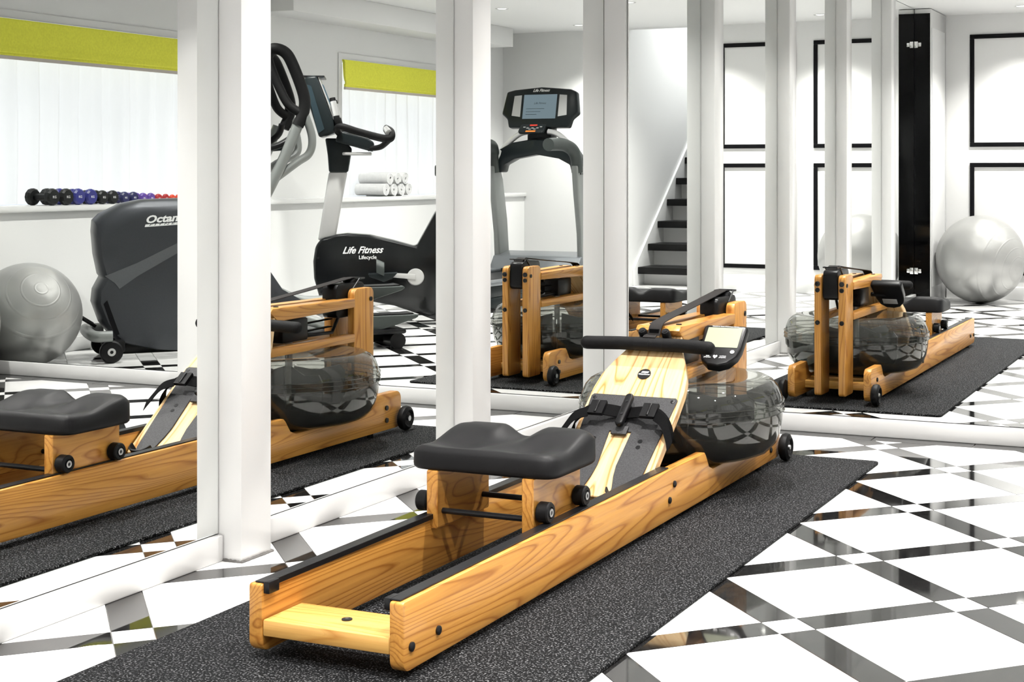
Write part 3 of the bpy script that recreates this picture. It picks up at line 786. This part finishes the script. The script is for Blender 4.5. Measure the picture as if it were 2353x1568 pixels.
for sc_, z in ((1.004, .258), (1.0, .251), (.975, .246)):
    new = [bm.verts.new((v.co.x * (sc_ if sc_ > 1 else sc_), v.co.y * sc_, zs(z))) for v in rim]
    for i in range(len(rim)): bm.faces.new((prev[i], prev[(i + 1) % len(rim)], new[(i + 1) % len(rim)], new[i]))
    prev = new
bm.faces.new(prev)
seat = obj('seat', bm, 'seat_rubber', row, 60); seat.location = (SO, .735, .142)
seat['label'] = 'black sculpted rubber seat on rollers'
for s in (-1, 1):
    a, b = sorted((s * .103, s * .131))
    blk = prism('seat_block', rounded(-.128, .112, zs(.118), zs(.2458), .004, 2), YZ, a, b, 'wood_seat_block', seat, .002, 1)
    for y in (-.105, .080):
        rl = lathe('roller', [(0, -.014), (.020, -.014), (.0225, -.011), (.0225, .011), (.020, .014), (.013, .014), (.012, .011), (0, .011)], (s * .148, y, .0225), 'x', 'rubber_black', seat, 28)
        if s < 0: rl.data.transform(Matrix.Translation((2 * s * .148, 0, 0)) @ Matrix.Scale(-1, 4, (1, 0, 0))); rl.data.flip_normals()
        lathe('bearing', [(.0045, -.002), (.009, -.002), (.009, .002), (.0045, .002), (.0045, -.002)], (s * .1615, y, .0225), 'x', 'steel', seat, 20)
        disc('axle_bolt', (s * .161, y, .0225), .0045, .004, 'x', 'bolt_black', seat, 12)
for y in (-.105, .080):
    tube('axle', [(-.1025, y, .004), (.1025, y, .004)], .0065, 'bolt_black', seat, 10)


# ---------------------------------------------------------------- gym balls
def gym_ball(r, loc, label, rot):
    bm = bmesh.new(); bmesh.ops.create_uvsphere(bm, u_segments=64, v_segments=40, radius=r)
    o = obj('exercise_ball', bm, 'ball_vinyl', None, 180); o.location = loc; o.rotation_euler = rot
    v = disc('air_plug', (0, 0, r - .001), .009, .004, 'z', 'print_white', o, 16)
    return tag(o, label, 'ball', 'silver exercise balls')
gym_ball(.240, (3.038, -.250, .240), 'smaller silver exercise ball in the corner beside the elliptical', (.3, .6, -.5))
gym_ball(.302, (.42, -5.47, .302), 'large silver exercise ball standing by the black framed wall panels', (.8, .2, .4))

# ---------------------------------------------------------------- dumbbells and towels on the ledge
def dumbbell(y, r, mat, label, x0):
    L = .05 + r * 2.6
    o = thing('dumbbell', label, 'dumbbell', (x0 + L / 2, y, LEDGE), 0, 'dumbbells on the window ledge')
    hw = r * .85
    for s in (-1, 1):
        bm = bmesh.new(); add_lathe(bm, [(0, -hw / 2), (r * .82, -hw / 2), (r, -hw * .25), (r, hw * .25), (r * .82, hw / 2), (0, hw / 2)], (s * (L / 2 - hw / 2), 0, r * .985), 'x', 12)
        obj('head', bm, mat, o, 20)
    tube('handle', [(-L / 2 + hw * .9, 0, r * .985), (L / 2 - hw * .9, 0, r * .985)], r * .38, mat, o, 12)
    text('weight_number', 'KG', r * .42, 'print_white', o, (-L / 2 - .0005, 0, r * .85), (0, -1, 0), (0, 0, 1), 0, 'CENTER', .0004)
    return o
DB = [(-.667, .043, 'db_black'), (-.762, .0425, 'db_black'), (-.845, .042, 'db_blue'), (-.933, .0405, 'db_blue'), (-1.017, .0365, 'db_black'), (-1.093, .036, 'db_black'),
      (-1.180, .032, 'db_navy'), (-1.249, .0315, 'db_navy'), (-1.322, .028, 'db_purple'), (-1.383, .0275, 'db_purple'), (-1.442, .0245, 'db_red'), (-1.502, .024, 'db_red'), (-1.555, .022, 'db_orange'), (-1.605, .022, 'db_orange')]
words = {'db_black': 'black', 'db_blue': 'royal blue', 'db_navy': 'navy blue', 'db_purple': 'purple', 'db_red': 'dark red', 'db_orange': 'orange-red'}
for k, (y, r, m_) in enumerate(DB):
    size = 'large ' if k < 2 else 'medium ' if k < 6 else 'small '
    side = ['first', 'second'][k % 2]
    dumbbell(y, r, m_, '%s%s dumbbell on the window ledge, %s of its pair from the end mirror' % (size, words[m_], side), LX - .008)
def towel(y, z, label):
    o = thing('rolled_towel', label, 'towel', (LX + .012, y, z), 0, 'rolled white towels on the ledge')
    r = .045; bm = bmesh.new(); rr = random.Random(int(y * 1000)); ph = rr.uniform(0, 6.28)
    pts = []
    n = 90
    for i in range(n + 1):
        a = ph + i / n * 2 * math.pi * 3.6; q = .008 + (r - .011) * i / n
        pts.append(Vector((0, q * math.cos(a), r + q * math.sin(a))))
    inner = []
    add_ribbon(bm, pts, (.232, 0, 0), .007)
    t = obj('roll', bm, 'towel_white', o, 60); t.location = (.117, 0, 0)
    return o
TY = [-3.78, -3.88, -3.98, -4.08]
for k, y in enumerate(TY): towel(y, LEDGE, 'rolled white towel in the bottom row, %s from the exercise bike' % ['first', 'second', 'third', 'fourth'][k])
for k, y in enumerate((-3.83, -3.93, -4.03)): towel(y, LEDGE + .079, 'rolled white towel in the top row, %s from the exercise bike' % ['first', 'second', 'third'][k])

# ---------------------------------------------------------------- elliptical trainer (local x = towards its rear, visible side local -y)
el = thing('elliptical_trainer', 'dark grey elliptical trainer with long grey arms in front of the window', 'elliptical', (2.885, -.635, 0), math.atan2(-.743, -.669)); el.scale = (1.026,) * 3
prof = [(-.09, .655), (-.06, .685), (.03, .732), (.124, .752), (.34, .758), (.48, .74), (.60, .67), (.67, .56), (.72, .40), (.78, .31), (.88, .25), (.90, .20), (.84, .12), (.66, .07), (.5, .045), (.337, .032), (.187, .043), (.02, .082), (-.015, .114), (-.06, .174), (-.094, .271), (-.066, .392), (-.085, .495), (-.094, .603)]
prof = prof[:20] + [(-.094, .271), (-.088, .33), (-.058, .388), (-.066, .400), (-.085, .495), (-.094, .603)]
bm = bmesh.new(); layers = []
for y, dn in ((-.125, .085), (-.122, .062), (-.108, .036), (-.085, .014), (-.055, .003), (.055, .003), (.085, .014), (.108, .036), (.122, .062), (.125, .085)):
    ring = []
    for a, b in prof:
        up_ = max(0, min(1, (b - .42) / .22)); fr = max(0, min(1, (.25 - a) / .3))
        edge = .010 if dn > .08 else .003 if dn > .05 else 0
        ring.append(bm.verts.new((a + dn * .45 * fr + edge * (1 if a < .3 else -1), y, b - dn * up_ + (edge if b < .2 else 0))))
    layers.append(ring)
for A, B in zip(layers, layers[1:]):
    for i in range(len(prof)): bm.faces.new((A[i], A[(i + 1) % len(prof)], B[(i + 1) % len(prof)], B[i]))
bm.faces.new(layers[0]); bm.faces.new(layers[-1][::-1])
sh = obj('shroud', bm, 'shroud_grey', el, 28)
for s in (-1, 1): prism('front_recess', [(-.052, .268), (-.035, .285), (.02, .125), (.002, .120), (-.022, .175)], XZ, *sorted((s * .1245, s * .1262)), 'black_paint', sh)
for s in (-1, 1):
    prism('shroud_band', [(-.045, .397), (.10, .455), (.34, .573), (.56, .685), (.60, .655), (.34, .53), (.10, .393), (.019, .336), (.0, .362)], XZ, *sorted((s * .1252, s * .1285)), 'shroud_band', sh)
    lathe('crank_cover', [(0, -.004), (.075, -.004), (.085, 0), (.075, .004), (0, .004)], (.47, s * .128, .33), 'y', 'console_black', sh, 32)
text('logo', 'Octane', .048, 'print_white', sh, (.135, -.1262, .640), (1, 0, .06), (0, 0, 1), .25, 'LEFT', .0006, .0016, 1.22)
prism('logo_bar', [(.132, .6215), (.40, .6375), (.40, .6495), (.136, .6335)], XZ, -.1268, -.1255, 'print_white', sh)
text('logo', 'F I T N E S S', .012, 'console_black', sh, (.150, -.1272, .6262), (1, 0, .06), (0, 0, 1), .25, 'LEFT', .0003, 0, 2.6)
tube('front_bar', catmull([(-.02, -.20, .125), (-.09, -.19, .125), (-.11, -.10, .13), (-.11, .10, .13), (-.09, .19, .125), (-.02, .20, .125)], 5), .026, 'tube_grey', el, 14)
tube('carry_loop', catmull([(-.08, -.06, .16), (-.14, -.06, .20), (-.14, .06, .20), (-.08, .06, .16)], 5), .008, 'black_plastic', el, 8)
for s in (-1, 1):
    wh = lathe('wheel', [(0, -.018), (.045, -.018), (.052, -.012), (.052, .012), (.045, .018), (0, .018)], (-.024, s * .19, .0525), 'y', 'rubber_black', el, 28)
    lathe('hub', [(.008, -.003), (.018, -.003), (.018, .003), (.008, .003), (.008, -.003)], (-.024, s * .2085, .0525), 'y', 'silver_plastic', wh, 20)
    box('wheel_fork', (-.035, .04, min(s * .11, s * .172), max(s * .11, s * .172), .045, .10), 'black_plastic', el, .01)
box('base_beam', (.02, 1.40, -.045, .045, .022, .075), 'black_plastic', el, .012)
tube('rear_stabilizer', [(1.34, -.18, .040), (1.34, .18, .040)], .040, 'black_plastic', el, 16)
for s in (-1, 1): disc('levelling_foot', (1.34, s * .15, .012), .03, .024, 'z', 'rubber_black', el, 16)
box('rear_track', (.85, 1.38, -.20, .20, .075, .10), 'black_plastic', el, .012)
tube('mast', [(.40, 0, .70), (.50, 0, .95), (.56, 0, 1.22)], [.06, .05, .045], 'tube_grey', el, 16)
cons = prism('console', [(.54, 1.16), (.62, 1.10), (.70, 1.12), (.63, 1.42), (.59, 1.44), (.55, 1.42)], XZ, -.17, .17, 'console_black', el, .02, 3)
prism('console_tray', [(.58, .965), (.80, .985), (.83, .995), (.80, 1.01), (.58, 1.02)], XZ, -.17, .17, 'console_black', el, .008, 2)
box('console_screen', (-.09, .09, -.05, .08, 0, .002), 'lcd_grey', cons).matrix_local = Matrix.Translation((.664, 0, 1.28)) @ Matrix.Rotation(math.radians(90), 4, 'Z') @ Matrix.Rotation(math.radians(77), 4, 'X')
tube('fixed_handle', catmull([(.60, -.20, .99), (.72, -.22, 1.00), (.82, -.20, 1.06), (.84, -.18, 1.12)], 5), .016, 'black_plastic', el, 12)
tube('fixed_handle', catmull([(.60, .20, .99), (.72, .22, 1.00), (.82, .20, 1.06), (.84, .18, 1.12)], 5), .016, 'black_plastic', el, 12)
for s, ph in ((-1, 0.0), (1, .035)):
    y = s * .235
    arm = tube('moving_arm', catmull([(.30, y, .30), (.55, y, .56), (.72, y, .86), (.83, y * .98, 1.11)], 6), .026, 'tube_grey', el, 14)
    tube('arm_grip', catmull([(.826 + ph, y, 1.10), (.855 + ph, y, 1.17), (.855 + ph, y, 1.25), (.80 + ph, y * .98, 1.40), (.765 + ph, y * .93, 1.455), (.72 + ph, y * .80, 1.47), (.70 + ph, y * .62, 1.44)], 6), [.028] * 37, 'grip_foam', arm, 14)
    tube('inner_grip', catmull([(.845 + ph, y * .99, 1.16), (.79 + ph, y * .9, 1.20), (.75 + ph, y * .8, 1.28), (.715 + ph, y * .68, 1.38), (.70 + ph, y * .62, 1.44)], 6), .022, 'grip_foam', arm, 12)
    tube('arm_brace', catmull([(.86 + ph, y, 1.16), (.895 + ph, y, 1.05), (.885 + ph, y * .95, .97), (.82, y * .92, .92), (.66, y * .9, .80)], 6), .020, 'tube_grey', arm, 12)
    # pedal links
    dz = .0 if s < 0 else .125
    lkp = [(.47, s * .17, .40), (.73, s * .17, .315), (.95, s * .165, .225), (1.20, s * .15, .245)] if s > 0 else [(.47, s * .17, .28), (.73, s * .17, .215), (1.0, s * .16, .13), (1.25, s * .15, .125)]
    lk = tube('pedal_link', catmull(lkp, 5), .026, 'tube_grey', el, 12)
    pz = .155 + dz
    prism('pedal', [(1.15, pz - .065), (1.25, pz - .06), (1.43, pz - .008), (1.448, pz + .004), (1.435, pz + .014), (1.38, pz + .012), (1.15, pz + .012), (1.135, pz + .02), (1.125, pz - .04)], XZ, *sorted((s * .05, s * .185)), 'handrail_grey', lk, .006, 2)
    prism('pedal_pad', [(1.15, pz + .0125), (1.38, pz + .0125), (1.425, pz + .015), (1.42, pz + .021), (1.38, pz + .018), (1.15, pz + .018)], XZ, *sorted((s * .062, s * .172)), 'rubber_black', lk)

# ---------------------------------------------------------------- upright exercise bike (local x = forward, visible side local +y)
bk = thing('exercise_bike', 'black upright exercise bike with silver post facing the windows', 'exercise bike', (2.25, -2.75, 0), math.atan2(.53, .85))
prof = [(.755, .47), (.72, .515), (.64, .535), (.57, .543), (.44, .533), (.30, .499), (.17, .462), (.10, .59), (.05, .68), (-.03, .67), (-.06, .45), (-.07, .20), (-.06, .05), (.05, .022), (.16, .065), (.30, .115), (.45, .145), (.62, .13), (.70, .13), (.735, .18), (.763, .28), (.768, .38)]
bsh = prism('shroud', prof, XZ, -.075, .075, 'bike_black', bk, .02, 3, 25)
text('logo', 'Life Fitness', .056, 'print_white', bsh, (.60, .0762, .425), (-1, 0, .015), (0, 0, 1), .45, 'LEFT', .0006, .0012, .92)
text('logo', 'Lifecycle', .030, 'print_white', bsh, (.505, .0762, .392), (-1, 0, .01), (0, 0, 1), 0, 'LEFT', .0005, .0005)
for p_ in ((.74, .40), (.72, .20)): disc('bolt', (p_[0], .0755, p_[1]), .007, .003, 'y', 'bolt_black', bsh, 12)
prism('post', [(.742, .50), (.642, .512), (.572, .905), (.678, .905)], XZ, -.048, .048, 'post_silver', bk, .014, 3)
nk = prism('neck', [(.678, .90), (.568, .90), (.545, 1.04), (.60, 1.10), (.70, 1.10), (.685, 1.0)], XZ, -.055, .055, 'console_black', bk, .012, 3)
cs = prism('console', [(.73, 1.10), (.64, 1.13), (.60, 1.17), (.63, 1.20), (.655, 1.215), (.745, 1.46), (.80, 1.455), (.825, 1.42)], XZ, -.155, .155, 'console_black', bk, .014, 3, 20)
prism('console_face', [(.650, 1.222), (.738, 1.452), (.732, 1.456), (.643, 1.224)], XZ, -.13, .13, 'silver_plastic', cs)
prism('screen', [(.664, 1.27), (.718, 1.412), (.712, 1.414), (.658, 1.272)], XZ, -.09, .09, 'lcd_grey', cs)
prism('console_side_panel', [(.735, 1.125), (.70, 1.15), (.775, 1.40), (.805, 1.41)], XZ, .1552, .158, 'console_side', cs, .0, 1)
box('reading_shelf', (.70, .86, -.14, .14, 1.452, 1.462), 'bolt_black', cs, .003)
prism('head_box', [(.64, 1.08), (.42, 1.02), (.415, 1.075), (.45, 1.10), (.62, 1.145)], XZ, -.10, .10, 'console_black', bk, .012, 3)
box('head_tray', (.43, .60, -.085, .085, 1.0, 1.018), 'post_silver', bk, .006)
for s in (-1, 1):
    y = s * .20
    hb = tube('handlebar', catmull([(.62, s * .06, 1.13), (.63, s * .15, 1.15), (.60, y, 1.165), (.50, y, 1.135), (.36, y, 1.10), (.315, y * .97, 1.105), (.318, y * .82, 1.14), (.35, s * .13, 1.16)], 6), .019, 'grip_foam', bk, 14)
    tube('upper_bar', catmull([(.615, s * .17, 1.17), (.63, s * .175, 1.22), (.655, s * .16, 1.33)], 6), .018, 'grip_foam', hb, 12)
    tube('pulse_grip', [(.632, s * .175, 1.225), (.650, s * .163, 1.31)], .0188, 'silver_plastic', hb, 12)
    tube('pulse_grip', [(.33, s * .19, 1.13), (.345, s * .14, 1.155)], .0195, 'silver_plastic', hb, 12)
    tube('bar_stay', catmull([(.45, s * .08, 1.04), (.38, s * .12, 1.05), (.33, s * .18, 1.09)], 5), .015, 'grip_foam', hb, 10)
    cr = lathe('crank_hub', [(0, -.006), (.048, -.006), (.050, 0), (.044, .008), (.012, .010), (0, .010)] if s > 0 else [(0, -.010), (.012, -.010), (.044, -.008), (.050, 0), (.048, .006), (0, .006)], (.175, s * .083, .285), 'y', 'post_silver', bk, 32)
    tip = (.33 if s > 0 else .02, .30 if s > 0 else .27)
    prism('crank_arm', [(.175, .270), (.175, .302), (tip[0], tip[1] + .012), (tip[0], tip[1] - .014)], XZ, *sorted((s * .085, s * .099)), 'post_silver', cr, .003, 2)
    pd = prism('pedal', [(tip[0] - .05, tip[1] + .018), (tip[0] + .12, tip[1] + .012), (tip[0] + .11, tip[1] - .005), (tip[0] + .03, tip[1] - .035), (tip[0] - .02, tip[1] - .015)], XZ, *sorted((s * .105, s * .20)), 'console_black', cr, .005, 2)
    ribbon('pedal_strap', catmull([(tip[0] + .05, s * .103, tip[1] + .01), (tip[0] + .045, s * .110, tip[1] + .06), (tip[0] + .05, s * .155, tip[1] + .085), (tip[0] + .05, s * .195, tip[1] + .06), (tip[0] + .05, s * .203, tip[1] + .01)], 5), (.045, 0, .02), .003, 'handrail_grey', pd)
tube('front_foot', [(.66, -.24, .035), (.66, .24, .035)], .034, 'bike_black', bk, 14)
tube('rear_foot', [(-.02, -.26, .035), (-.02, .26, .035)], .034, 'bike_black', bk, 14)
box('frame_leg', (.60, .70, -.045, .045, .05, .16), 'bike_black', bk, .01)
tube('seat_post', [(.05, 0, .55), (-.06, 0, .86)], .035, 'post_silver', bk, 16)
bm = bmesh.new()
sp_ = [(-.20, .0), (-.19, .085), (-.12, .115), (-.03, .085), (.06, .035), (.11, .022), (.125, 0)]
top = [(x, w) for x, w in sp_] + [(x, -w) for x, w in reversed(sp_[1:-1])]
add_prism(bm, top, lambda a, b, c: (a - .06, b, c), .875, .945); bmesh.ops.recalc_face_normals(bm, faces=bm.faces); bevel_sharp(bm, .018, 3)
obj('saddle', bm, 'bike_black', bk)

# ---------------------------------------------------------------- treadmill (local x = forward (towards the back wall), local y left)
tm = thing('treadmill', 'black and grey treadmill with a lit touch screen console', 'treadmill', (2.68, -4.90, 0), -math.pi / 2)
# local +x = world -y ; local +y = world +x
hood = prism('motor_hood', [(-.12, .19), (.45, .19), (.50, .08), (.52, .10), (.50, .22), (.35, .30), (.10, .315), (-.05, .285)], XZ, -.36, .36, 'deck_grey', tm, .012, 3, 25)
box('deck', (-1.45, .30, -.34, .34, .09, .165), 'console_black', tm, .01)
box('running_belt', (-1.43, -.10, -.25, .25, .1655, .170), 'rubber_black', tm, .002)
for s in (-1, 1):
    box('side_rail', (-1.45, .25, min(s * .26, s * .36), max(s * .26, s * .36), .1655, .195), 'deck_grey', tm, .008)
    box('frame_rail', (-1.40, .40, min(s * .30, s * .345), max(s * .30, s * .345), .02, .0895), 'console_black', tm, .008)
    up = prism('upright', [(-.02, .20), (.14, .20), (.10, .55), (.03, .85), (-.02, .95), (-.13, .95), (-.10, .75), (-.04, .45)], XZ, *sorted((s * .315, s * .365)), 'tube_grey', tm, .012, 3, 25)
    for x in (-.07, -.03): disc('bolt', (x, s * .367, .89), .007, .004, 'y', 'bolt_black', up, 12)
    # handrail: from the upright top towards the user and inwards to the console
    hr = tube('handrail', catmull([(-.075, s * .34, .90), (-.09, s * .34, .99), (-.12, s * .325, 1.06), (-.20, s * .30, 1.095), (-.33, s * .29, 1.10), (-.44, s * .285, 1.095)], 6), [.042] * 10 + [.046] * 21, 'handrail_grey', tm, 16)
    tube('inner_arm', catmull([(-.06, s * .33, 1.00), (-.03, s * .26, 1.10), (-.02, s * .16, 1.18), (-.02, s * .08, 1.20)], 6), .02, 'silver_plastic', hr, 12)
arch = [(-.34, .90), (-.355, 1.0), (-.30, 1.075), (-.20, 1.12), (0, 1.15), (.20, 1.12), (.30, 1.075), (.355, 1.0), (.34, .90), (.285, .90), (.27, .955), (.18, 1.0), (0, 1.03), (-.18, 1.0), (-.27, .955), (-.285, .90)]
prism('crossbar', arch, lambda a, b, c: (c, a, b), -.06, .05, 'console_black', tm, .012, 3, 25)
box('console_neck', (-.01, .10, -.10, .10, 1.10, 1.30), 'console_black', tm, .015)
co = [(-.285, .135), (-.22, .150), (0, .168), (.24, .148), (.285, .128), (.312, -.035), (.262, -.075), (.245, -.140), (-.245, -.140), (-.262, -.075), (-.312, -.035)]
cns = prism('console', co, XY, -.045, .02, 'console_black', tm, .014, 3, 25)
# board: local a -> world right for the user; normal towards the user (-x local) and up
cns.matrix_local = Matrix.Translation((.02, 0, 1.365)) @ Matrix.Rotation(math.radians(-90), 4, 'Z') @ Matrix.Rotation(math.radians(78), 4, 'X')
box('touch_screen', (-.135, .135, -.075, .108, .0202, .0225), 'lcd_blue', cns)
for s in (-1, 1):
    prism('speaker_panel', [(s * .155, .105), (s * .215, .10), (s * .225, -.05), (s * .155, -.06)], XY, .0202, .0225, 'silver_plastic', cns)
text('logo', 'Life Fitness', .030, 'print_white', cns, (0, .130, .0210), (1, 0, 0), (0, 1, 0), .45, 'CENTER', .0004, .0006)
text('screen_text', 'Life Fitness', .022, 'console_side', cns, (0, .035, .0226), (1, 0, 0), (0, 1, 0), .35, 'CENTER', .0002)
for k in range(3): box('screen_line', (-.11, -.02 + .03 * k, -.045 + .022 * k, -.042 + .022 * k, .0226, .0229), 'console_side', cns)
key = prism('key_panel', rounded(-.11, .10, -.045, .045, .02, 4), XY, -.02, .0, 'console_black', tm, .006, 2)
key.matrix_local = Matrix.Translation((-.075, .02, 1.225)) @ Matrix.Rotation(math.radians(-90), 4, 'Z') @ Matrix.Rotation(math.radians(45), 4, 'X')
box('stop_button', (-.03, .03, .022, .035, .0004, .003), 'print_red', key, .001)
box('start_button', (-.045, .035, -.042, -.028, .0004, .003), 'print_orange', key, .001)
for x, y in ((-.07, .01), (-.04, 0), (0, 0), (.04, 0), (.065, .012), (-.02, -.012), (.02, -.012)): box('key', (x - .009, x + .009, y - .004, y + .004, .0003, .0015), 'silver_plastic', key)
